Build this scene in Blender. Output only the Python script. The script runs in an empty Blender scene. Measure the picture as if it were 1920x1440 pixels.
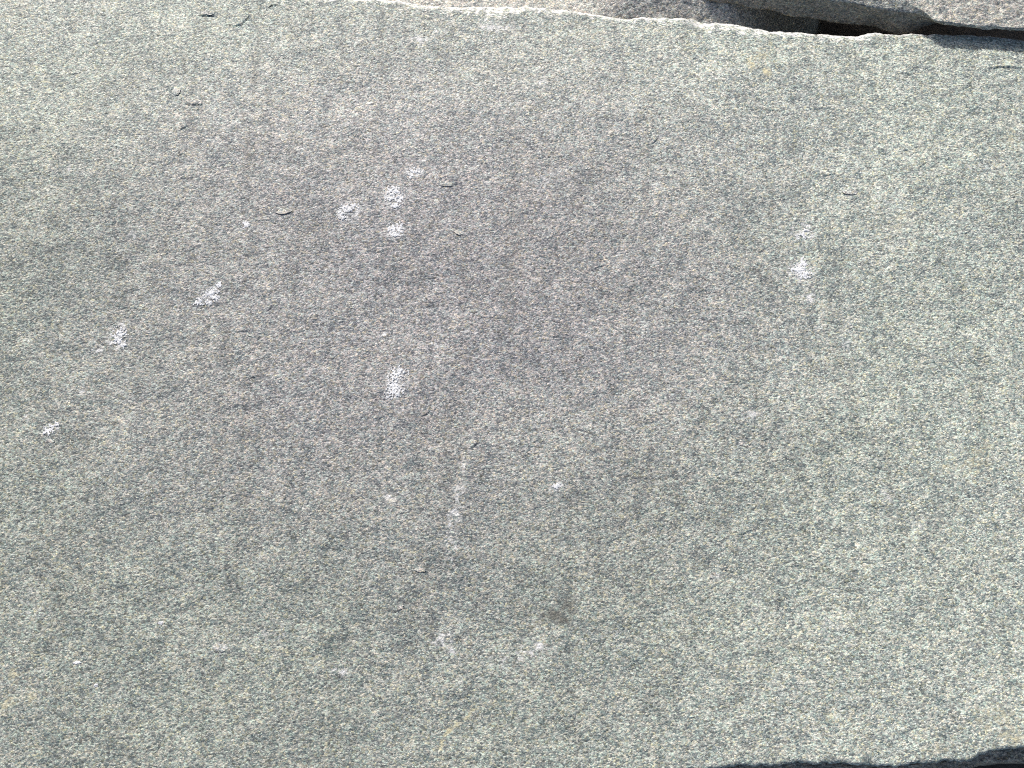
import bpy, math, random
import numpy as np
from mathutils import Vector, Matrix

random.seed(7)
rng = np.random.default_rng(11)
scene = bpy.context.scene

# ------------------------------------------------------------------ camera
CAM = np.array([0.0, -0.20, 0.78])
TILT = math.atan2(0.20, 0.78)
LENS, SENSOR = 34.0, 36.0
cam_data = bpy.data.cameras.new("camera")
cam_data.lens = LENS
cam_data.sensor_width = SENSOR
cam_data.clip_start = 0.01
cam_data.clip_end = 200.0
cam_data.dof.use_dof = True
cam_data.dof.focus_distance = 0.80
cam_data.dof.aperture_fstop = 16.0
cam = bpy.data.objects.new("camera", cam_data)
scene.collection.objects.link(cam)
cam.location = CAM
cam.rotation_euler = (TILT, 0, 0)
scene.camera = cam

# ------------------------------------------------------------------ sky and sun
SUN_EL = math.radians(35.0)
SUN_AZ = math.radians(-21.0)          # from +Y (image up) towards -X (image left)
to_sun = Vector((math.sin(SUN_AZ) * math.cos(SUN_EL), math.cos(SUN_AZ) * math.cos(SUN_EL), math.sin(SUN_EL)))
world = bpy.data.worlds.new("World")
scene.world = world
world.use_nodes = True
wn = world.node_tree.nodes
bg = wn["Background"]
sky = wn.new("ShaderNodeTexSky")
sky.sky_type = 'NISHITA'
sky.sun_disc = False
sky.sun_elevation = SUN_EL
sky.sun_rotation = SUN_AZ
sky.air_density = 0.9
sky.dust_density = 3.2
sky.ozone_density = 0.6
world.node_tree.links.new(sky.outputs[0], bg.inputs[0])
bg.inputs[1].default_value = 0.13
sun_data = bpy.data.lights.new("sun", 'SUN')
sun_data.energy = 3.7
sun_data.angle = math.radians(0.53)
sun_data.color = (1.0, 0.975, 0.95)
sun = bpy.data.objects.new("sun", sun_data)
scene.collection.objects.link(sun)
sun.location = to_sun * 5
sun.rotation_euler = to_sun.to_track_quat('Z', 'Y').to_euler()

scene.view_settings.view_transform = 'Standard'
scene.view_settings.look = 'None'
scene.view_settings.gamma = 1.0
scene.view_settings.exposure = 0.34
scene.view_settings.use_curve_mapping = False
scene.render.engine = 'CYCLES'
scene.cycles.use_denoising = False
scene.cycles.max_bounces = 6
scene.cycles.filter_width = 1.0

# ------------------------------------------------------------------ helpers
def at(px, py, z=0.0):
    """point at height z seen at photograph pixel (px, py) of 1920 x 1440"""
    px = np.asarray(px, float); py = np.asarray(py, float); z = np.asarray(z, float)
    dx = (px / 1920.0 - 0.5) * SENSOR / LENS
    dy = (0.5 - py / 1440.0) * SENSOR * 0.75 / LENS
    c, s = math.cos(TILT), math.sin(TILT)
    wx = dx
    wy = dy * c + s
    wz = dy * s - c
    t = (z - CAM[2]) / wz
    return CAM[0] + wx * t, CAM[1] + wy * t

def spectral(ny, nx, sy, sx, lmin, lmax, beta=1.0, ax=1.0, ay=1.0, seed=0):
    """band limited random relief on an ny x nx grid of spacing sy, sx; unit deviation"""
    r = np.random.default_rng(seed)
    f = np.fft.rfft2(r.standard_normal((ny, nx)))
    ky = np.fft.fftfreq(ny, sy)[:, None] * ay
    kx = np.fft.rfftfreq(nx, sx)[None, :] * ax
    k = np.sqrt(kx * kx + ky * ky) + 1e-9
    w = k ** (-beta) * np.exp(-(k * lmin) ** 2) * (1 - np.exp(-(k * lmax) ** 2))
    w[0, 0] = 0
    h = np.fft.irfft2(f * w, s=(ny, nx))
    return h / (h.std() + 1e-12)

def line_noise(n, sp, lmin, lmax, beta, seed):
    m = 2 * n
    r = np.random.default_rng(seed)
    f = np.fft.rfft(r.standard_normal(m))
    k = np.fft.rfftfreq(m, sp) + 1e-9
    w = k ** (-beta) * np.exp(-(k * lmin) ** 2) * (1 - np.exp(-(k * lmax) ** 2))
    w[0] = 0
    h = np.fft.irfft(f * w, n=m)
    return (h / h.std())[:n]

def smooth(a, b, t):
    t = np.clip((t - a) / (b - a), 0, 1)
    return t * t * (3 - 2 * t)

def tube(name, P, mat, attrs=None):
    """one closed stone: P[row, column, xyz]; rows run round the section, columns along its length"""
    nr, nx, _ = P.shape
    verts = P.reshape(-1, 3)
    cap = np.stack([P[:, 0].mean(0), P[:, -1].mean(0)])
    verts = np.concatenate([verts, cap]).astype(np.float32)
    i = np.arange(nr)[:, None] * nx + np.arange(nx - 1)[None, :]
    j = np.roll(np.arange(nr), -1)[:, None] * nx + np.arange(nx - 1)[None, :]
    quads = np.stack([i, i + 1, j + 1, j], -1).reshape(-1, 4)
    a = np.arange(nr) * nx
    b = np.roll(a, -1)
    tl = np.stack([a, b, np.full(nr, nr * nx)], -1)
    tr = np.stack([b + nx - 1, a + nx - 1, np.full(nr, nr * nx + 1)], -1)
    loops = np.concatenate([quads.ravel(), tl.ravel(), tr.ravel()]).astype(np.int32)
    starts = np.concatenate([np.arange(len(quads)) * 4, len(quads) * 4 + np.arange(2 * nr) * 3]).astype(np.int32)
    me = bpy.data.meshes.new(name)
    me.vertices.add(len(verts)); me.vertices.foreach_set("co", verts.ravel())
    me.loops.add(len(loops)); me.loops.foreach_set("vertex_index", loops)
    me.polygons.add(len(starts)); me.polygons.foreach_set("loop_start", starts)
    me.update(calc_edges=True)
    for key, arr in (attrs or {}).items():
        at_ = me.attributes.new(key, 'FLOAT', 'POINT')
        at_.data.foreach_set("value", np.concatenate([arr.ravel(), [0, 0]]).astype(np.float32))
    me.materials.append(mat)
    ob = bpy.data.objects.new(name, me)
    scene.collection.objects.link(ob)
    return ob

def tag(o, label, cat=None, group=None, kind=None):
    if label: o["label"] = label
    if cat: o["category"] = cat
    if group: o["group"] = group
    o["kind"] = kind or "thing"
    return o

# ------------------------------------------------------------------ materials
class NT:
    def __init__(self, mat):
        self.t = mat.node_tree; self.n = self.t.nodes; self.l = self.t.links
    def add(self, kind, **kw):
        nd = self.n.new(kind)
        for k, v in kw.items(): setattr(nd, k, v)
        return nd
    def put(self, sock, val):
        if isinstance(val, bpy.types.NodeSocket): self.l.new(val, sock)
        else: sock.default_value = val
    def math(self, op, a, b=0.0, c=0.0, clamp=False):
        nd = self.add("ShaderNodeMath", operation=op, use_clamp=clamp)
        self.put(nd.inputs[0], a); self.put(nd.inputs[1], b); self.put(nd.inputs[2], c)
        return nd.outputs[0]
    def mix(self, f, a, b, blend='MIX'):
        nd = self.add("ShaderNodeMix", data_type='RGBA', blend_type=blend)
        self.put(nd.inputs[0], f); self.put(nd.inputs[6], a); self.put(nd.inputs[7], b)
        return nd.outputs[2]
    def noise(self, v, scale, detail=3.0, rough=0.55):
        nd = self.add("ShaderNodeTexNoise")
        self.put(nd.inputs["Vector"], v); nd.inputs["Scale"].default_value = scale
        nd.inputs["Detail"].default_value = detail; nd.inputs["Roughness"].default_value = rough
        return nd.outputs
    def voro(self, v, scale, feature='F1'):
        nd = self.add("ShaderNodeTexVoronoi", feature=feature)
        self.put(nd.inputs["Vector"], v); nd.inputs["Scale"].default_value = scale
        return nd.outputs
    def ramp(self, f, stops):
        nd = self.add("ShaderNodeValToRGB")
        e = nd.color_ramp.elements
        while len(e) < len(stops): e.new(0.5)
        for el, (p, c) in zip(e, stops):
            el.position = p; el.color = (*c, 1)
        self.put(nd.inputs[0], f)
        return nd.outputs[0]
    def attr(self, name):
        nd = self.add("ShaderNodeAttribute", attribute_name=name)
        return nd.outputs["Fac"]
    def rng(self, v, a, b, c, d):
        nd = self.add("ShaderNodeMapRange")
        self.put(nd.inputs[0], v)
        for i, x in enumerate((a, b, c, d)): nd.inputs[i + 1].default_value = x
        return nd.outputs[0]

def V(c): return (c[0], c[1], c[2], 1.0)

def stone_material(name, gain=1.0, warm=0.0, marks=False, contrast=1.0, bump=1.0):
    m = bpy.data.materials.new(name); m.use_nodes = True
    k = NT(m)
    bsdf = k.n["Principled BSDF"]
    tc = k.add("ShaderNodeTexCoord")
    mp = k.add("ShaderNodeMapping")
    k.put(mp.inputs[0], tc.outputs["Object"])
    mp.inputs["Scale"].default_value = (0.78, 1.12, 1.0)
    v0 = mp.outputs[0]
    # warp so that the grains are not round cells
    wv = k.noise(v0, 420.0, 2.0)[1]
    vm = k.add("ShaderNodeVectorMath", operation='MULTIPLY_ADD')
    k.put(vm.inputs[0], wv); vm.inputs[1].default_value = (0.0012, 0.0012, 0.0012); k.put(vm.inputs[2], v0)
    v = vm.outputs[0]
    g1 = k.voro(v, 680.0)
    g2 = k.voro(v, 1250.0)
    s1 = k.add("ShaderNodeSeparateColor"); k.put(s1.inputs[0], g1["Color"])
    s2 = k.add("ShaderNodeSeparateColor"); k.put(s2.inputs[0], g2["Color"])
    g3 = k.voro(v0, 2100.0)
    s3 = k.add("ShaderNodeSeparateColor"); k.put(s3.inputs[0], g3["Color"])
    g0 = k.voro(v, 300.0)
    s0 = k.add("ShaderNodeSeparateColor"); k.put(s0.inputs[0], g0["Color"])
    fine = k.noise(v0, 900.0, 2.0, 0.6)[0]
    # pale feldspar wisps winding between the grains, in coarser and finer areas
    wn_ = k.noise(v0, 72.0, 5.0, 0.75)[0]
    wisp = k.math('SUBTRACT', 1.0, k.math('MULTIPLY', k.math('ABSOLUTE', k.math('SUBTRACT', wn_, 0.5)), 9.0), clamp=True)
    zone = k.rng(k.noise(v0, 13.0, 3.0, 0.6)[0], 0.35, 0.70, 0.50, 1.0)
    wisp = k.math('MULTIPLY', wisp, zone)
    mid = k.noise(v0, 70.0, 5.0, 0.6)[0]
    big = k.noise(v0, 9.0, 3.0, 0.5)[0]
    val = k.math('MULTIPLY', s1.outputs[0], 0.40)
    val = k.math('MULTIPLY_ADD', s2.outputs[0], 0.34, val)
    val = k.math('MULTIPLY_ADD', fine, 0.18, val)
    val = k.math('MULTIPLY_ADD', s3.outputs[0], 0.22, val)
    val = k.math('MULTIPLY_ADD', s0.outputs[0], 0.12, val)
    val = k.math('MULTIPLY_ADD', wisp, 0.22, val)
    val = k.math('MULTIPLY_ADD', mid, 0.34, val)
    val = k.math('MULTIPLY_ADD', big, 0.10, val)
    val = k.math('SUBTRACT', val, 0.915)                # centred on zero
    val = k.math('MULTIPLY_ADD', val, 1.30 * contrast, 0.5, clamp=True)
    col = k.ramp(val, [(0.0, (0.085, 0.100, 0.108)), (0.30, (0.165, 0.180, 0.182)),
                       (0.52, (0.285, 0.292, 0.275)), (0.74, (0.430, 0.425, 0.385)), (1.0, (0.640, 0.625, 0.560))])
    spark = k.rng(s2.outputs[2], 0.93, 0.96, 0.0, 0.75)
    col = k.mix(spark, col, V((0.66, 0.65, 0.61)))
    pit = k.rng(s1.outputs[2], 0.075, 0.05, 0.0, 0.75)
    col = k.mix(pit, col, V((0.085, 0.092, 0.095)))
    # mineral tints from grain to grain: bluish green, rose, straw
    hue = k.ramp(s1.outputs[1], [(0.0, (0.90, 1.02, 0.99)), (0.30, (0.97, 1.0, 1.02)), (0.55, (1.03, 0.98, 1.01)),
                                 (0.80, (1.08, 0.97, 0.94)), (1.0, (1.10, 1.03, 0.80))])
    col = k.mix(0.85, col, hue, 'MULTIPLY')
    hue2 = k.ramp(s2.outputs[1], [(0.0, (0.94, 1.01, 1.03)), (0.5, (1.0, 1.0, 1.0)), (1.0, (1.09, 1.0, 0.92))])
    col = k.mix(0.8, col, hue2, 'MULTIPLY')
    # broad tone of the bed: greenish and rosy areas; tint adds a lens cast
    tone = k.noise(v0, 5.5, 4.0, 0.55)[0]
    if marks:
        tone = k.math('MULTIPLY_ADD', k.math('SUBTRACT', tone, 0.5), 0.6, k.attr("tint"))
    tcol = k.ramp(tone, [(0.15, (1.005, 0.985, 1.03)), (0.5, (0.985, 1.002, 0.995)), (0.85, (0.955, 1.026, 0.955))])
    col = k.mix(1.0, col, tcol, 'MULTIPLY')
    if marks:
        bl = k.rng(k.attr("lens_falloff"), 0.0, 1.0, 0.86, 1.17)  # brightness falloff of the lens, multiplied into the stone colour
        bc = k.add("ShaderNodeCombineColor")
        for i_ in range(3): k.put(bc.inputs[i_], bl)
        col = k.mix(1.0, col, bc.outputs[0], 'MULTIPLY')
        # lineation of the cleft face and named stains
        col = k.mix(k.math('MULTIPLY', k.attr("streak"), 1.0), col, V((0.60, 0.59, 0.57)), 'MULTIPLY')
        grain = k.math('MULTIPLY_ADD', s1.outputs[2], 0.7, k.math('MULTIPLY', fine, 0.7))
        pale = k.math('SUBTRACT', k.math('MULTIPLY', k.attr("pale"), 1.5), k.math('MULTIPLY', grain, 0.75))
        col = k.mix(k.math('MULTIPLY', pale, 1.2, clamp=True), col, V((0.64, 0.63, 0.60)))
        straw = k.math('MULTIPLY', k.math('SUBTRACT', k.math('MULTIPLY', k.attr("straw"), 1.5), k.math('MULTIPLY', grain, 0.6)), 1.0, clamp=True)
        col = k.mix(straw, col, V((0.55, 0.50, 0.32)))
        soot = k.math('MULTIPLY', k.attr("soot"), k.math('ADD', grain, 0.3), clamp=True)
        col = k.mix(k.math('MULTIPLY', soot, 0.85), col, V((0.085, 0.083, 0.070)))
    col = k.mix(1.0, col, V((gain * (1 + warm), gain, gain * (1 - warm))), 'MULTIPLY')
    k.put(bsdf.inputs["Base Color"], col)
    k.put(bsdf.inputs["Roughness"], k.rng(s2.outputs[2], 0.0, 1.0, 0.34, 0.85))
    bsdf.inputs["Specular IOR Level"].default_value = 0.45
    # relief of the grains
    h = k.math('MULTIPLY', s1.outputs[0], 0.45)
    h = k.math('MULTIPLY_ADD', g1["Distance"], -0.5, h)
    h = k.math('MULTIPLY_ADD', s2.outputs[2], 0.25, h)
    h = k.math('MULTIPLY_ADD', fine, 0.4, h)
    h = k.math('MULTIPLY_ADD', s3.outputs[0], 0.22, h)
    bp = k.add("ShaderNodeBump")
    bp.inputs["Strength"].default_value = 0.85
    bp.inputs["Distance"].default_value = 0.00064 * bump
    k.put(bp.inputs["Height"], h)
    k.put(bsdf.inputs["Normal"], bp.outputs[0])
    return m

def crust_material():
    m = bpy.data.materials.new("white_crust"); m.use_nodes = True
    k = NT(m); bsdf = k.n["Principled BSDF"]
    tc = k.add("ShaderNodeTexCoord"); v0 = tc.outputs["Object"]
    n = k.noise(v0, 700.0, 3.0)[0]
    g = k.voro(v0, 600.0)
    s = k.add("ShaderNodeSeparateColor"); k.put(s.inputs[0], g["Color"])
    f = k.math('MULTIPLY_ADD', s.outputs[0], 0.45, k.math('MULTIPLY', n, 0.6))
    k.put(bsdf.inputs["Base Color"], k.ramp(f, [(0.15, (0.46, 0.455, 0.44)), (0.45, (0.58, 0.58, 0.575)), (0.8, (0.70, 0.70, 0.69))]))
    bsdf.inputs["Roughness"].default_value = 0.9
    bp = k.add("ShaderNodeBump"); bp.inputs["Strength"].default_value = 0.6; bp.inputs["Distance"].default_value = 0.0004
    k.put(bp.inputs["Height"], f); k.put(bsdf.inputs["Normal"], bp.outputs[0])
    return m

def soil_material():
    m = bpy.data.materials.new("soil"); m.use_nodes = True
    k = NT(m); bsdf = k.n["Principled BSDF"]
    tc = k.add("ShaderNodeTexCoord"); v0 = tc.outputs["Object"]
    n = k.noise(v0, 60.0, 8.0, 0.65)[0]
    k.put(bsdf.inputs["Base Color"], k.ramp(n, [(0.3, (0.035, 0.028, 0.022)), (0.6, (0.085, 0.07, 0.055)), (0.8, (0.14, 0.12, 0.10))]))
    bsdf.inputs["Roughness"].default_value = 0.95
    bp = k.add("ShaderNodeBump"); bp.inputs["Distance"].default_value = 0.01
    k.put(bp.inputs["Height"], n); k.put(bsdf.inputs["Normal"], bp.outputs[0])
    return m

MAT_MAIN = stone_material("quartzite_face", marks=True)
MAT_UP = stone_material("quartzite_warm", gain=1.0, warm=0.04)
MAT_BACK = stone_material("quartzite_back", gain=1.12, warm=0.03)
MAT_LOW = stone_material("quartzite_dark", gain=0.95, warm=0.18)
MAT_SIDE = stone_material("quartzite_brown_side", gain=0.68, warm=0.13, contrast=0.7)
MAT_FLAKE = stone_material("quartzite_flake", gain=1.10, warm=0.015, contrast=0.9)
MAT_CRUST = crust_material()
MAT_SOIL = soil_material()

# ------------------------------------------------------------------ ground
GZ = -0.110
def make_ground():
    n = 90
    xs = np.sinh(np.linspace(-4.2, 4.2, n)); xs = xs / xs[-1] * 40.0
    X, Y = np.meshgrid(xs, xs)
    Z = GZ + spectral(n, n, 1, 1, 2, 20, 1.0, seed=5) * 0.004
    me = bpy.data.meshes.new("ground")
    idx = (np.arange(n - 1)[:, None] * n + np.arange(n - 1)[None, :])
    q = np.stack([idx, idx + 1, idx + n + 1, idx + n], -1).reshape(-1, 4)
    me.from_pydata(np.stack([X, Y, Z], -1).reshape(-1, 3).tolist(), [], q.tolist())
    me.materials.append(MAT_SOIL)
    o = bpy.data.objects.new("ground", me); scene.collection.objects.link(o)
    tag(o, "dark bare soil deep in the gaps between the slabs", kind="structure")
make_ground()

# ------------------------------------------------------------------ main slab
# edges of the face, read off the photograph (pixels), then set on the slab's plane
BACK = np.array([(-250, -75), (0, -48), (200, -34), (400, -18), (520, -8), (600, -2), (687, 0), (740, 3), (800, 12),
                 (860, 14), (930, 13), (1000, 13), (1020, 15), (1047, 18), (1115, 26), (1165, 36), (1185, 36),
                 (1200, 34), (1285, 38), (1317, 46), (1360, 47), (1413, 55), (1447, 60), (1520, 62), (1560, 65),
                 (1600, 68), (1614, 66), (1627, 63), (1640, 60.5), (1655, 62), (1673, 65), (1713, 63), (1747, 65),
                 (1813, 67), (1870, 71), (1920, 76), (2020, 84), (2200, 100)], float)
FRONT = np.array([(-250, 1545), (0, 1525), (400, 1500), (800, 1478), (1100, 1460), (1250, 1447), (1323, 1440),
                  (1390, 1433), (1440, 1435), (1493, 1427), (1533, 1430), (1580, 1429), (1613, 1433), (1680, 1436),
                  (1740, 1428), (1780, 1426), (1813, 1425), (1826, 1420), (1840, 1415), (1853, 1409), (1867, 1405),
                  (1920, 1400), (2000, 1392), (2200, 1385)], float)
# width of the sunlit rounded arris along the back edge, in pixels
ARRIS = np.array([(-250, 12), (560, 8), (690, 6), (740, 6), (800, 6), (880, 9), (905, 15), (930, 18), (955, 14), (990, 8),
                  (1040, 7), (1110, 5), (1165, 4), (1215, 6), (1285, 9), (1330, 14), (1380, 13), (1430, 12), (1450, 8),
                  (1500, 6), (1560, 7), (1600, 8), (1625, 9), (1640, 4), (1680, 2), (2200, 2)], float)
NX, NY = 1240, 900
xl, xr = -0.52, 0.52
xs = np.linspace(xl, xr, NX)
SX = xs[1] - xs[0]
AW = 0.00100       # metres of arris per pixel of its width
ROLL = np.array([(-250, .0085), (1250, .0085), (1700, .0045), (2200, .004)], float)
bp_ = np.linspace(-250, 2200, 2400)
def soft(v, n): return np.convolve(np.pad(v, n, mode='edge'), np.ones(2 * n + 1) / (2 * n + 1), 'valid')
b_ar = soft(np.interp(bp_, ARRIS[:, 0], ARRIS[:, 1]), 7) * AW
b_ar *= (1 + 0.28 * line_noise(2400, 0.00046, 0.007, 0.05, 0.4, 8)).clip(0.4, 1.6)
b_z = -np.interp(bp_, ROLL[:, 0], ROLL[:, 1]) - 0.52 * b_ar
bx, by = at(bp_, soft(np.interp(bp_, BACK[:, 0], BACK[:, 1]), 3), b_z)
o_ = np.argsort(bx); bx, by, b_ar = bx[o_], by[o_], b_ar[o_]
fx, fy = at(FRONT[:, 0], FRONT[:, 1] + 2.5, 0.0)
y_back = np.interp(xs, bx, by) + line_noise(NX, SX, 0.005, 0.03, 0.8, 3) * 0.00035
y_front = np.interp(xs, fx, fy) + line_noise(NX, SX, 0.005, 0.03, 0.8, 4) * 0.0004
arris = np.interp(xs, bx, b_ar)

t = np.linspace(0, 1, NY)
t = np.where(t < 0.96, t / 0.96 * 0.972, 0.972 + (t - 0.96) / 0.04 * 0.028)
Xg = np.repeat(xs[None, :], NY, 0)
Yg = y_front[None, :] + (y_back - y_front)[None, :] * t[:, None]
SY = (y_back - y_front).mean() / NY

def pix(px, py):
    x, y = at(px, py, 0.0)
    return float(x), float(y)
PXM = 0.00045      # metres per photograph pixel, on the face

Zg = np.zeros_like(Xg)
# slow warp of the cleft face
Zg += spectral(NY, NX, SY, SX, 0.06, 0.35, 1.8, seed=21) * 0.0009
Zg += spectral(NY, NX, SY, SX, 0.012, 0.08, 1.6, seed=22) * 0.00034
Zg += spectral(NY, NX, SY, SX, 0.0035, 0.02, 1.2, ax=1.5, seed=23) * 0.00006
# coarse grain, slightly drawn out across
Zg += spectral(NY, NX, SY, SX, 0.0012, 0.0042, 0.0, ax=1.3, seed=24) * 0.00013
# rolls gently down towards the back
dback = y_back[None, :] - Yg
roll = np.interp(xs, at(ROLL[:, 0], np.full(len(ROLL), 60.0))[0], ROLL[:, 1])
Zg -= roll[None, :] * np.clip(1 - dback / 0.19, 0, 1) ** 2
# rises a little towards the front right corner, sags in the middle of the right half
dfr = np.hypot((Xg - 0.46) / 0.34, (Yg + 0.34) / 0.24)
Zg += 0.0042 * np.clip(1 - dfr, 0, 1) ** 2
dfl = np.hypot((Xg + 0.50) / 0.22, (Yg + 0.36) / 0.16)
Zg += 0.0030 * np.clip(1 - dfl, 0, 1) ** 2

# thin cleavage ledges: raised on the upper side, sharp drop on the lower side
LEDGES = [  # pixel polyline, height (m), reach (px)
    ([(372, 25), (382, 22), (395, 22), (402, 25)], 0.0016, 14),
    ([(412, 46), (424, 40), (430, 41), (436, 45), (450, 40), (460, 30), (466, 22)], 0.0012, 16),
    ([(345, 192), (352, 194), (365, 195), (381, 194)], 0.0015, 12),
    ([(325, 176), (332, 176), (336, 168)], 0.0011, 8),
    ([(338, 243), (346, 239), (353, 233)], 0.0010, 10),
    ([(1850, 128), (1872, 126), (1895, 125), (1925, 128)], 0.0013, 16),
    ([(1688, 132), (1700, 135), (1712, 141)], 0.0010, 10),
    ([(500, 8), (508, 4), (520, 3)], 0.0010, 10),
    ([(1222, 270), (1230, 262), (1236, 255)], 0.0009, 9),
    ([(880, 840), (890, 835), (897, 826)], 0.0010, 12),
    ([(790, 780), (800, 776), (806, 770)], 0.0008, 9),
    ([(500, 585), (507, 578), (512, 570)], 0.0007, 8),
    ([(610, 343), (620, 346), (628, 348)], 0.0009, 8),
    ([(688, 380), (694, 392), (700, 388)], 0.0008, 8),
    ([(1420, 475), (1428, 471), (1434, 466)], 0.0008, 9),
    ([(1620, 943), (1640, 952), (1660, 949)], 0.0006, 12),
    ([(735, 1150), (746, 1146), (752, 1138)], 0.0008, 9),
    ([(1690, 1375), (1712, 1366), (1732, 1362)], 0.0005, 10),
    ([(260, 60), (300, 62), (330, 60)], 0.0004, 14),
    ([(1500, 205), (1545, 198), (1580, 203)], 0.0004, 14),
]
r2 = np.random.default_rng(40)
for _ in range(85):     # many faint ones all over the face
    cx, cy = r2.uniform(10, 1910), r2.uniform(90, 1400)
    L, a = r2.uniform(7, 20), r2.uniform(-0.45, 0.35)
    c = r2.uniform(-3, 3)
    LEDGES.append(([(cx - L * math.cos(a), cy - L * math.sin(a)), (cx, cy + c), (cx + L * math.cos(a), cy + L * math.sin(a))],
                   r2.uniform(0.00025, 0.0006), r2.uniform(6, 12)))
def window(x0, x1, y0, y1):
    i0, i1 = np.searchsorted(xs, [x0, x1])
    i0, i1 = max(i0 - 1, 0), min(i1 + 1, NX)
    yy0, yy1 = Yg[:, i0:i1].min(1), Yg[:, i0:i1].max(1)
    rows = np.where((yy1 > y0) & (yy0 < y1))[0]
    if len(rows) == 0 or i1 <= i0: return None
    return slice(rows[0], rows[-1] + 1), slice(i0, i1)
for poly, hgt, reach in LEDGES:
    pts = [pix(*p) for p in poly]
    R = reach * PXM
    x0 = min(p[0] for p in pts) - 2 * R; x1 = max(p[0] for p in pts) + 2 * R
    y0 = min(p[1] for p in pts) - 2 * R; y1 = max(p[1] for p in pts) + 2 * R
    w = window(x0, x1, y0, y1)
    if w is None: continue
    X, Y = Xg[w], Yg[w]
    best = np.full(X.shape, 1e9); side = np.zeros(X.shape); along = np.zeros(X.shape)
    nseg = len(pts) - 1
    for s_, (p, q) in enumerate(zip(pts[:-1], pts[1:])):
        d = np.array(q) - p; L2 = d @ d + 1e-12
        u = np.clip(((X - p[0]) * d[0] + (Y - p[1]) * d[1]) / L2, 0, 1)
        ex, ey = X - (p[0] + u * d[0]), Y - (p[1] + u * d[1])
        dist = np.hypot(ex, ey)
        sg = d[0] * ey - d[1] * ex       # positive on the upper side for a left-to-right line
        m = dist < best
        best = np.where(m, dist, best); side = np.where(m, sg, side); along = np.where(m, (s_ + u) / nseg, along)
    end = np.sin(np.pi * np.clip(along, 0.0, 1.0)) ** 0.6
    up = np.where(side > 0, np.exp(-best / R * 1.6), 0.0)
    groove = np.exp(-(best / 0.0009) ** 2) * np.where(side > 0, 0, 1)
    Zg[w] += hgt * end * (up - 0.55 * groove)

# sunlit arris along the back edge
a = np.maximum(arris[None, :], 1e-5)
q = np.clip(1 - dback / a, 0, 1)
Zg -= a * (0.22 * q ** 2 + 0.30 * q)
# small bruised bevel along the front
df = Yg - y_front[None, :]
Zg -= 0.0018 * np.clip(1 - df / 0.0030, 0, 1) ** 2

# ---- stains of the face
def blob(px, py, rx, ry, rot=0.0, power=2.0):
    x, y = pix(px, py)
    rx, ry = rx * PXM, ry * PXM
    w = window(x - 2.5 * max(rx, ry), x + 2.5 * max(rx, ry), y - 2.5 * max(rx, ry), y + 2.5 * max(rx, ry))
    if w is None: return None, None
    c, s = math.cos(rot), math.sin(rot)
    X, Y = Xg[w] - x, Yg[w] - y
    d = np.hypot((X * c + Y * s) / rx, (-X * s + Y * c) / ry)
    return w, np.exp(-d ** power)
n_s = spectral(NY, NX, SY, SX, 0.002, 0.02, 0.8, seed=31)
n_m = spectral(NY, NX, SY, SX, 0.01, 0.10, 1.2, seed=32)
pale = np.zeros_like(Xg); straw = np.zeros_like(Xg); soot = np.zeros_like(Xg)
def paint(arr, items):
    for it in items:
        px, py, rx, ry, amp = it[:5]
        if arr is pale and (px > 1100 and not (1480 < px < 1540)): amp *= 0.62
        w, b = blob(px, py, rx, ry, it[5] if len(it) > 5 else 0.0)
        if w is not None: arr[w] = np.maximum(arr[w], amp * b)
paint(pale, [(775, 325, 22, 14, .75), (740, 370, 30, 24, .75), (655, 397, 28, 20, .75), (742, 435, 28, 20, .7),
             (640, 350, 24, 12, .5), (395, 553, 34, 16, .72, .5), (220, 628, 24, 28, .75), (180, 652, 14, 14, .55),
             (740, 715, 24, 34, .75), (1503, 508, 30, 22, .8), (1508, 435, 30, 26, .7, -.5), (1518, 555, 16, 30, .65),
             (95, 803, 22, 16, .55), (50, 783, 10, 14, .7), (871, 868, 5, 18, .95), (862, 935, 13, 26, .66), (852, 966, 15, 14, .72), (848, 1010, 13, 50, .52),
             (720, 628, 8, 8, .9), (815, 648, 12, 10, .8), (1405, 778, 26, 16, .85), (1345, 1080, 10, 8, .8), (830, 1200, 26, 16, .62),
             (848, 1220, 10, 8, .7), (1010, 1211, 10, 6, .95), (640, 1255, 18, 14, .75), (1415, 1408, 10, 10, .7),
             (150, 735, 10, 9, .4), (790, 68, 24, 12, .62), (820, 55, 20, 10, .55), (1018, 150, 9, 7, .75), (930, 42, 44, 14, .7),
             (411, 1215, 15, 14, .65), (1045, 912, 18, 10, .6, .4), (1290, 500, 18, 26, .55), (1230, 345, 30, 8, .6, -.5),
             (1730, 325, 60, 8, .7), (1850, 315, 70, 16, .6), (1640, 380, 60, 30, .45), (1590, 620, 20, 60, .45),
             (1720, 990, 30, 50, .4), (1420, 1120, 14, 36, .55, -.3), (1660, 930, 22, 14, .6), (1110, 690, 18, 8, .5),
             (880, 625, 40, 10, .5), (735, 935, 26, 10, .65, -.3), (1150, 1200, 60, 20, .45), (980, 1230, 60, 18, .5, .3),
             (1850, 1300, 80, 70, .42), (1550, 1180, 60, 40, .35), (500, 1190, 60, 20, .35), (60, 1150, 50, 12, .35),
             (250, 440, 30, 20, .35), (120, 320, 50, 20, .35), (1050, 330, 60, 30, .35), (1250, 250, 50, 30, .35)])
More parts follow.
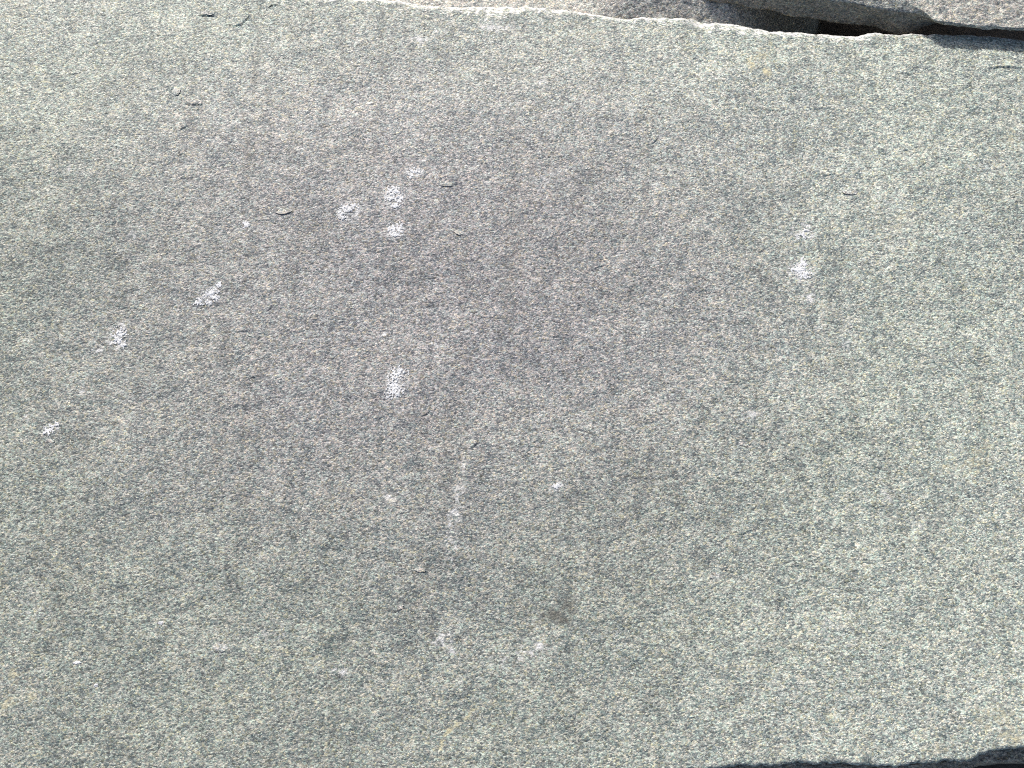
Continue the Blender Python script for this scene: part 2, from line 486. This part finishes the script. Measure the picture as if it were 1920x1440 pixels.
paint(straw, [(1410, 117, 11, 14, 1.35), (1439, 130, 10, 10, 1.6), (1425, 105, 30, 28, .6), (872, 852, 6, 14, .5, .1), (871, 868, 4, 8, .6),
              (735, 938, 18, 6, .5), (25, 1262, 11, 14, .85), (24, 1290, 9, 34, .6), (10, 1320, 9, 16, .6), (50, 1310, 26, 14, .5),
              (1825, 865, 26, 40, .62, -.5), (1850, 835, 20, 16, .6), (1770, 880, 34, 20, .45), (1860, 1345, 50, 26, .6),
              (1895, 1385, 40, 20, .65), (960, 1313, 18, 5, .65, .3), (935, 1322, 22, 5, .6), (1170, 1296, 22, 10, .5),
              (880, 610, 18, 8, .45), (1195, 890, 10, 9, .5), (1290, 1190, 10, 9, .6), (1570, 220, 40, 22, .4),
              (1690, 415, 12, 20, .6), (1895, 260, 30, 60, .4), (200, 1330, 40, 14, .35), (1570, 1345, 40, 30, .4),
              (1750, 1405, 50, 12, .45), (1025, 60, 12, 22, .45), (540, 70, 24, 30, .38), (480, 210, 20, 60, .36)])
for seg in ([(826, 1405), (830, 1385), (840, 1372), (852, 1362), (868, 1350), (882, 1338), (888, 1328)],):
    for p, qn in zip(seg[:-1], seg[1:]):
        for f in np.linspace(0, 1, 5):
            paint(straw, [(p[0] + (qn[0] - p[0]) * f, p[1] + (qn[1] - p[1]) * f, 4.5, 4.5, .85)])
paint(soot, [(1040, 1154, 18, 11, 1.2), (1056, 1163, 10, 7, 1.3), (1065, 1135, 14, 10, .8), (1020, 1160, 12, 10, .6),
             (790, 520, 10, 20, .3), (700, 860, 50, 10, .2), (478, 120, 7, 90, .5), (466, 300, 9, 60, .45), (640, 110, 6, 60, .4), (712, 60, 6, 50, .3), (952, 560, 8, 90, .25), (545, 260, 10, 60, .3)])
pale = np.clip(pale * (0.82 + 0.38 * n_s) + 0.08 * n_m.clip(0, 3) + 0.05 * n_s, 0, 1.2)
straw = np.clip(0.72 * straw * (1 + 0.4 * n_s) + 0.05 * n_m.clip(0, 3), 0, 1.2)
# paler colour right along the back arris
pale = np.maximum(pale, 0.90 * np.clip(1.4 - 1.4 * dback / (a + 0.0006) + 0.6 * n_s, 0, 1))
streak = spectral(NY, NX, SY, SX, 0.004, 0.05, 1.0, ax=1.0, ay=9.0, seed=33)
streak = 0.13 * streak.clip(0, 3) + 0.05 * spectral(NY, NX, SY, SX, 0.02, 0.15, 1.3, ax=1.2, ay=1.0, seed=34).clip(0, 3)
# partly lens colour cast painted in: greener to the sides, rosier in the middle
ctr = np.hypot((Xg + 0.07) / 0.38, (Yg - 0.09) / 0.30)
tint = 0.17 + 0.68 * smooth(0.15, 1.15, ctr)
# lens falloff painted into the colour: paler right and back, darker left of middle
lens_falloff = smooth(0.02, 0.42, Xg + 0.25 * n_m * 0.08) + 0.55 * smooth(-0.12, -0.36, Yg) * smooth(-0.25, 0.2, Xg) + 0.75 * smooth(0.12, 0.33, Yg)
lens_falloff = np.clip(lens_falloff, 0, 1.2)

# ---- close the slab round its section
T = 0.105
def face_rows(top_xyz, z_bottom, n, outward, amp, seed):
    """rows from the arris down the broken side of a slab"""
    rows = []
    nx = top_xyz.shape[0]
    nz = spectral(max(n, 8) + 4, nx, 0.006, SX, 0.006, 0.05, 1.0, seed=seed) * amp
    for k_ in range(1, n + 1):
        f = k_ / n
        p = top_xyz.copy()
        p[:, 2] = top_xyz[:, 2] * (1 - f) + z_bottom * f
        p[:, 1] += outward * nz[k_] * min(1, f * 3) - outward * 0.004 * f
        rows.append(p)
    return rows
top = np.stack([Xg, Yg, Zg], -1)
frows = face_rows(top[0], -T, 12, -1.0, 0.0022, 51)[::-1]
brows = face_rows(top[-1], -T, 12, 1.0, 0.0022, 52)
P = np.concatenate([np.stack(frows), top, np.stack(brows)])
def pad(arr):
    z = np.zeros((12, NX)); return np.concatenate([z, arr, z])
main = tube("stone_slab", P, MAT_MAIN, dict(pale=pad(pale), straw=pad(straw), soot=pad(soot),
                                             streak=pad(streak), tint=pad(tint), lens_falloff=pad(lens_falloff)))
tag(main, "large pale grey-green rough slab with white spots, filling most of the picture", "stone slab", "stone slabs in the pile")

Zs = Zg.copy()      # envelope of the grains, on which crusts and flakes sit
Zp = np.pad(Zg, 1, mode='edge')
for a_ in range(3):
    for b_ in range(3):
        Zs = np.maximum(Zs, Zp[a_:a_ + NY, b_:b_ + NX])
def face_z(x, y):
    i = int(np.clip(round((x - xl) / SX), 0, NX - 1))
    j = int(np.clip(np.searchsorted(Yg[:, i], y), 0, NY - 1))
    return float(Zs[j, i])

# ------------------------------------------------------------------ white crusts on the face
def part(name, verts, faces, mat, parent):
    me = bpy.data.meshes.new(name)
    me.from_pydata(verts, [], faces)
    me.materials.append(mat)
    o = bpy.data.objects.new(name, me); scene.collection.objects.link(o)
    o.parent = parent
    return o

def crust(spots, seed, keep=0.5, wisp=0.55):
    """thin lichen-like crust: raised cells where a ragged mask is set"""
    r = np.random.default_rng(seed)
    px0 = min(s[0] - 2 * s[2] for s in spots); px1 = max(s[0] + 2 * s[2] for s in spots)
    py0 = min(s[1] - 2 * s[3] for s in spots); py1 = max(s[1] + 2 * s[3] for s in spots)
    cell = 1.15
    n, m = int((px1 - px0) / cell) + 2, int((py1 - py0) / cell) + 2
    gx = px0 + np.arange(n) * cell; gy = py0 + np.arange(m) * cell
    GX, GY = np.meshgrid(gx, gy)
    mask = np.zeros_like(GX)
    for (cx, cy, rx, ry, *rest) in spots:
        ro = rest[0] if rest else 0.0
        c, s = math.cos(ro), math.sin(ro)
        X, Y = GX - cx, -(GY - cy)
        mask = np.maximum(mask, np.exp(-(((X * c + Y * s) / rx) ** 2 + ((-X * s + Y * c) / ry) ** 2)))
    nz = spectral(m, n, 1, 1, 2.6, 9, 0.8, seed=seed) if min(n, m) > 6 else r.standard_normal((m, n))
    f = mask + wisp * 0.30 * nz + 0.03 * r.standard_normal(nz.shape) - keep - 0.01
    f[mask < 0.10] = -1
    GX = GX + r.uniform(-.35, .35, GX.shape); GY = GY + r.uniform(-.35, .35, GY.shape)
    verts, faces, idx = [], [], {}
    def vid(j, i, lift):
        key = (j, i, lift)
        if key not in idx:
            x, y = pix(GX[j, i], GY[j, i])
            z = face_z(x, y)
            z += (0.00010 + 0.0004 * max(f[j, i], 0)) if lift else -0.0003
            idx[key] = len(verts); verts.append((x, y, z))
        return idx[key]
    for j in range(m - 1):
        for i in range(n - 1):
            if f[j, i] + f[j + 1, i] + f[j, i + 1] + f[j + 1, i + 1] > 0:
                A, B, C, D = vid(j, i, 1), vid(j + 1, i, 1), vid(j + 1, i + 1, 1), vid(j, i + 1, 1)
                faces.append((A, B, C, D))
                def on(jj, ii):
                    return 0 <= jj < m - 1 and 0 <= ii < n - 1 and f[jj, ii] + f[jj + 1, ii] + f[jj, ii + 1] + f[jj + 1, ii + 1] > 0
                for (jj, ii), (e0, e1) in (((j - 1, i), ((j, i + 1), (j, i))), ((j + 1, i), ((j + 1, i), (j + 1, i + 1))),
                                          ((j, i - 1), ((j, i), (j + 1, i))), ((j, i + 1), ((j + 1, i + 1), (j, i + 1)))):
                    if not on(jj, ii):
                        faces.append((vid(*e0, 1), vid(*e1, 1), vid(*e1, 0), vid(*e0, 0))[::-1])
    if not faces: return None
    return part("white_crust", verts, faces, MAT_CRUST, main)

CRUSTS = [
    ([(738, 358, 12, 10), (748, 372, 9, 9), (730, 372, 10, 5), (742, 385, 8, 7)], 0.52, 1.3, "ragged white crust, topmost of the cluster near the upper middle"),
    ([(652, 393, 13, 8), (664, 388, 8, 6), (642, 402, 7, 5), (644, 410, 6, 6)], 0.52, 1.2, None),
    ([(735, 430, 10, 8), (748, 428, 9, 9), (742, 440, 10, 5)], 0.5, 1.2, None),
    ([(396, 550, 12, 8, .4), (372, 566, 9, 6), (410, 536, 8, 5, .8), (392, 567, 8, 5), (404, 558, 8, 6)], 0.5, 1.1, None),
    ([(222, 624, 13, 13), (218, 636, 10, 10), (232, 645, 6, 6)], 0.62, 1.5, None),
    ([(747, 699, 14, 10), (738, 708, 10, 7)], 0.52, 1.5, None),
    ([(740, 731, 15, 11), (730, 744, 7, 4), (735, 722, 8, 6)], 0.48, 1.3, None),
    ([(1500, 506, 15, 9), (1508, 514, 12, 9), (1506, 494, 7, 10)], 0.48, 1.0, "bright white crust alone on the right half of the face"),
    ([(90, 808, 9, 8, .5), (97, 800, 8, 5), (105, 797, 6, 5)], 0.58, 1.4, None),
    ([(461, 422, 6, 6)], 0.4, .8, None),
    ([(1042, 911, 8, 5, .3)], 0.45, .8, None),
    ([(146, 1243, 8, 4)], 0.45, .7, None),
    ([(302, 1168, 7, 3)], 0.45, .6, None),
    ([(181, 1285, 3.5, 3.5)], 0.3, .3, None),
    ([(1505, 440, 13, 6, -.4), (1512, 430, 7, 5)], 0.66, 1.3, None),
    ([(780, 322, 12, 8), (770, 330, 7, 5)], 0.70, 1.5, None),
]
for i, (spots, keep, wisp, lab) in enumerate(CRUSTS):
    o = crust(spots, 100 + i, keep, wisp)
    if o and lab: o["label"] = lab

# ------------------------------------------------------------------ loose cleavage flakes
def flake(px, py, w, h, lift, rot=0.0, seed=0, mat=MAT_FLAKE):
    """a thin plate hinged on the face along its upper rim, its lower rim standing proud"""
    r = np.random.default_rng(seed)
    n = 13
    ang = np.linspace(0, 2 * math.pi, n, endpoint=False) + r.uniform(-.12, .12, n)
    rad = 1 + r.uniform(-.28, .18, n)
    c, s = math.cos(rot), math.sin(rot)
    verts, faces = [], []
    ring = []
    for a_, q_ in zip(ang, rad):
        ex, ey = w / 2 * q_ * math.cos(a_), h / 2 * q_ * math.sin(a_)
        ring.append((px + ex * c - ey * s, py + ex * s + ey * c, (ey / (h / 2) + 1) / 2))
    ctr = pix(px, py); zc = face_z(*ctr)
    for qx, qy, f in ring:
        x, y = pix(qx, qy); verts.append((x, y, zc - 0.00015 + 0.32 * lift * max(f, 0) ** 1.3))
    for qx, qy, f in ring:
        x, y = pix(qx, qy); verts.append((x, y, zc - 0.0006 + lift * 0.2 * max(f, 0)))
    verts.append((ctr[0], ctr[1], zc - 0.00005 + lift * 0.17))
    verts.append((ctr[0], ctr[1], zc - 0.0006))
    for i in range(n):
        j = (i + 1) % n
        faces += [(j, i, 2 * n), (i, j, n + j, n + i), (n + i, n + j, 2 * n + 1)]
    return part("stone_flake", verts, faces, mat, main)
for i, a_ in enumerate([(533, 397, 30, 13, .0034, -.1), (375, 411, 20, 9, .0015, .1), (836, 345, 28, 12, .0016, .1),
                        (856, 434, 26, 10, .0020, .45), (1594, 360, 34, 10, .0030, .1), (385, 18, 26, 9, .0016, 0),
                        (363, 190, 34, 8, .0014, .1), (331, 170, 16, 13, .0018, -.6), (411, 1214, 21, 19, .0010, 0),
                        (818, 380, 9, 16, .0016, -.3), (302, 1167, 12, 6, .001, 0), (788, 1068, 22, 9, .0012, .2),
                        (720, 982, 12, 9, .0009, 0), (1340, 1079, 16, 13, .0010, 0), (470, 628, 14, 7, .0008, .2),
                        (888, 582, 16, 8, .001, 0), (1390, 832, 22, 8, .0011, .3), (750, 1138, 14, 9, .001, -.4),
                        (90, 825, 22, 10, .0010, .2)]):
    flake(*a_, seed=200 + i)

# ------------------------------------------------------------------ upper slab, overlapping at the top right
def resample(poly, n, z=None, x0=None, x1=None):
    p = np.array(poly, float)
    q = np.linspace(x0, x1, n)
    return q, np.interp(q, p[:, 0], p[:, 1])
def slab_from_lines(name, lines, n, mat, x0, x1, back_y, z_bottom, depth_rows, jitter, seed, top_fn=None, recess=None, side_mat=None):
    """lines: front of the slab from bottom to top, each (pixel polyline, z or polyline of z)"""
    rows = []
    for li, (poly, z) in enumerate(lines):
        q, py = resample(poly, n, None, x0, x1)
        zz = np.full(n, z) if np.isscalar(z) else np.interp(q, *np.array(z, float).T)
        x, y = at(q, py, zz)
        if li == 0 and recess: y = y + np.interp(q, *np.array(recess, float).T)
        rows.append(np.stack([x, y, zz], -1))
    R = [rows[0]]
    for a_, b_ in zip(rows[:-1], rows[1:]):
        d = np.linalg.norm(b_ - a_, axis=1).mean()
        k_ = max(2, int(d / 0.0016))
        for f in np.linspace(0, 1, k_ + 1)[1:]:
            R.append(a_ * (1 - f) + b_ * f)
    nf = len(R)
    n_side = max(2, int(np.linalg.norm(rows[1] - rows[0], axis=1).mean() / 0.0016))
    top_ = rows[-1]
    near = np.arange(1, depth_rows + 1) * 0.0010
    for d_ in list(near) + [None] * 20:
        p = top_.copy()
        if d_ is None:
            far_i = len(R) - nf - depth_rows + 1
            f = far_i / 20.0
            p[:, 1] = (top_[:, 1] + near[-1]) * (1 - f) + back_y * f
        else:
            p[:, 1] = top_[:, 1] + d_
        if top_fn: p[:, 2] = top_[:, 2] + top_fn(p[:, 0], p[:, 1] - top_[:, 1])
        R.append(p)
    last = R[-1].copy(); last[:, 2] = z_bottom; last[:, 1] -= 0.01
    R.append(last)
    P_ = np.stack(R)
    sp = abs(rows[0][1, 0] - rows[0][0, 0])
    nz = spectral(P_.shape[0], n, 0.0012, sp, 0.004, 0.03, 1.3, seed=seed) * jitter
    nz2 = spectral(P_.shape[0], n, 0.0012, sp, 0.0016, 0.007, 0.4, seed=seed + 1) * 0.00008
    P_[:-1, :, 2] += (nz + nz2)[:-1]
    P_[:nf, :, 1] += (nz[:nf, ::-1]) * 0.7
    o = tube(name, P_, mat)
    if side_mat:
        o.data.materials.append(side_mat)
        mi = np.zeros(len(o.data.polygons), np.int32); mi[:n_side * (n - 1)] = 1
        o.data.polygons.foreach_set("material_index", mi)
    return o

U_TOP = [(1150, -220), (1250, -130), (1400, -48), (1560, -16), (1660, -6), (1700, 2), (1718, 14), (1740, 27), (1750, 36), (1763, 41),
         (1813, 47), (1860, 49), (1903, 53), (1920, 53), (2100, 66)]
U_MID = [(1150, -170), (1250, -90), (1400, -28), (1480, -10), (1560, 1), (1600, 7), (1633, 15), (1690, 22), (1727, 28), (1742, 33), (1755, 41), (1770, 46),
         (1813, 52), (1903, 57.5), (2100, 71)]
U_BOT = [(1150, -130), (1250, -55), (1323, 0), (1373, 7), (1395, 13), (1420, 17), (1440, 18), (1460, 23), (1473, 29), (1490, 32),
         (1513, 34), (1535, 36), (1573, 44), (1610, 46), (1640, 50), (1665, 60), (1700, 70), (1813, 78), (1920, 86), (2100, 98)]
U_ZTOP = [(1150, 0.008), (1600, 0.006), (1700, 0.007), (1763, 0.011), (2100, 0.012)]
U_ZMID = [(1150, 0.002), (1560, 0.001), (1700, 0.003), (1770, 0.008), (2100, 0.009)]
U_ZBOT = [(1150, -0.016), (1573, -0.018), (1665, -0.020), (1710, -0.020), (1800, 0.001), (2100, 0.002)]
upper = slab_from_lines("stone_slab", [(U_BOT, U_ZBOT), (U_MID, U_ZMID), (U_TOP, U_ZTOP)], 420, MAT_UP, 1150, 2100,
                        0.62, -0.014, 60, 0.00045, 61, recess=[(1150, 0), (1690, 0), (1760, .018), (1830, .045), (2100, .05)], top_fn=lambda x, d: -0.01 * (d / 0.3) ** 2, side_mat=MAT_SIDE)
tag(upper, "warm grey slab at the top right, lying over the dark gap and shading the corner", "stone slab", "stone slabs in the pile")

# ------------------------------------------------------------------ slab behind, lower, seen past the back edge
B_LOW = [(560, 150), (1100, 150), (1400, 150), (1520, 150), (1536, 150)]
B_TOP = [(560, 60), (1100, 70), (1250, 85), (1400, 92), (1510, 95), (1536, 95)]
def back_top(x, d):
    xa = at(1040, 10, -0.03)[0]; xb = at(1190, 20, -0.03)[0]
    w = smooth(float(xa), float(xb), x)
    # flat bed on the left, breaking down towards the viewer on the right
    return w * (np.clip(d, 0, 0.12) * 0.42) + (1 - w) * np.clip(d, 0, 0.16) * -0.20
back = slab_from_lines("stone_slab", [(B_LOW, -0.108), (B_TOP, [(560, -0.022), (1040, -0.022), (1190, -0.032), (1365, -0.036), (1430, -0.056), (1485, -0.086), (1537, -0.106)])],
                       420, MAT_BACK, 560, 1537, 0.60, -0.108, 110, 0.00032, 71, top_fn=back_top)
tag(back, "lower slab behind the large one, half lit and half in shade, at the top edge", "stone slab", "stone slabs in the pile")

# ------------------------------------------------------------------ slab under the front edge, in shade
L_TOP = [(900, 1560), (1300, 1500), (1700, 1462), (1780, 1450), (1812, 1440), (1830, 1431), (1850, 1426), (1880, 1423), (1920, 1422), (2100, 1414)]
L_BOT = [(900, 1562), (1300, 1502), (1812, 1441), (1920, 1423), (2100, 1416)]
low = slab_from_lines("stone_slab", [(L_BOT, -0.108), (L_TOP, -0.034)], 420, MAT_LOW, 900, 2100,
                      -0.30, -0.108, 10, 0.0006, 81)
tag(low, "dark shaded slab just showing under the front edge at the bottom right", "stone slab", "stone slabs in the pile")
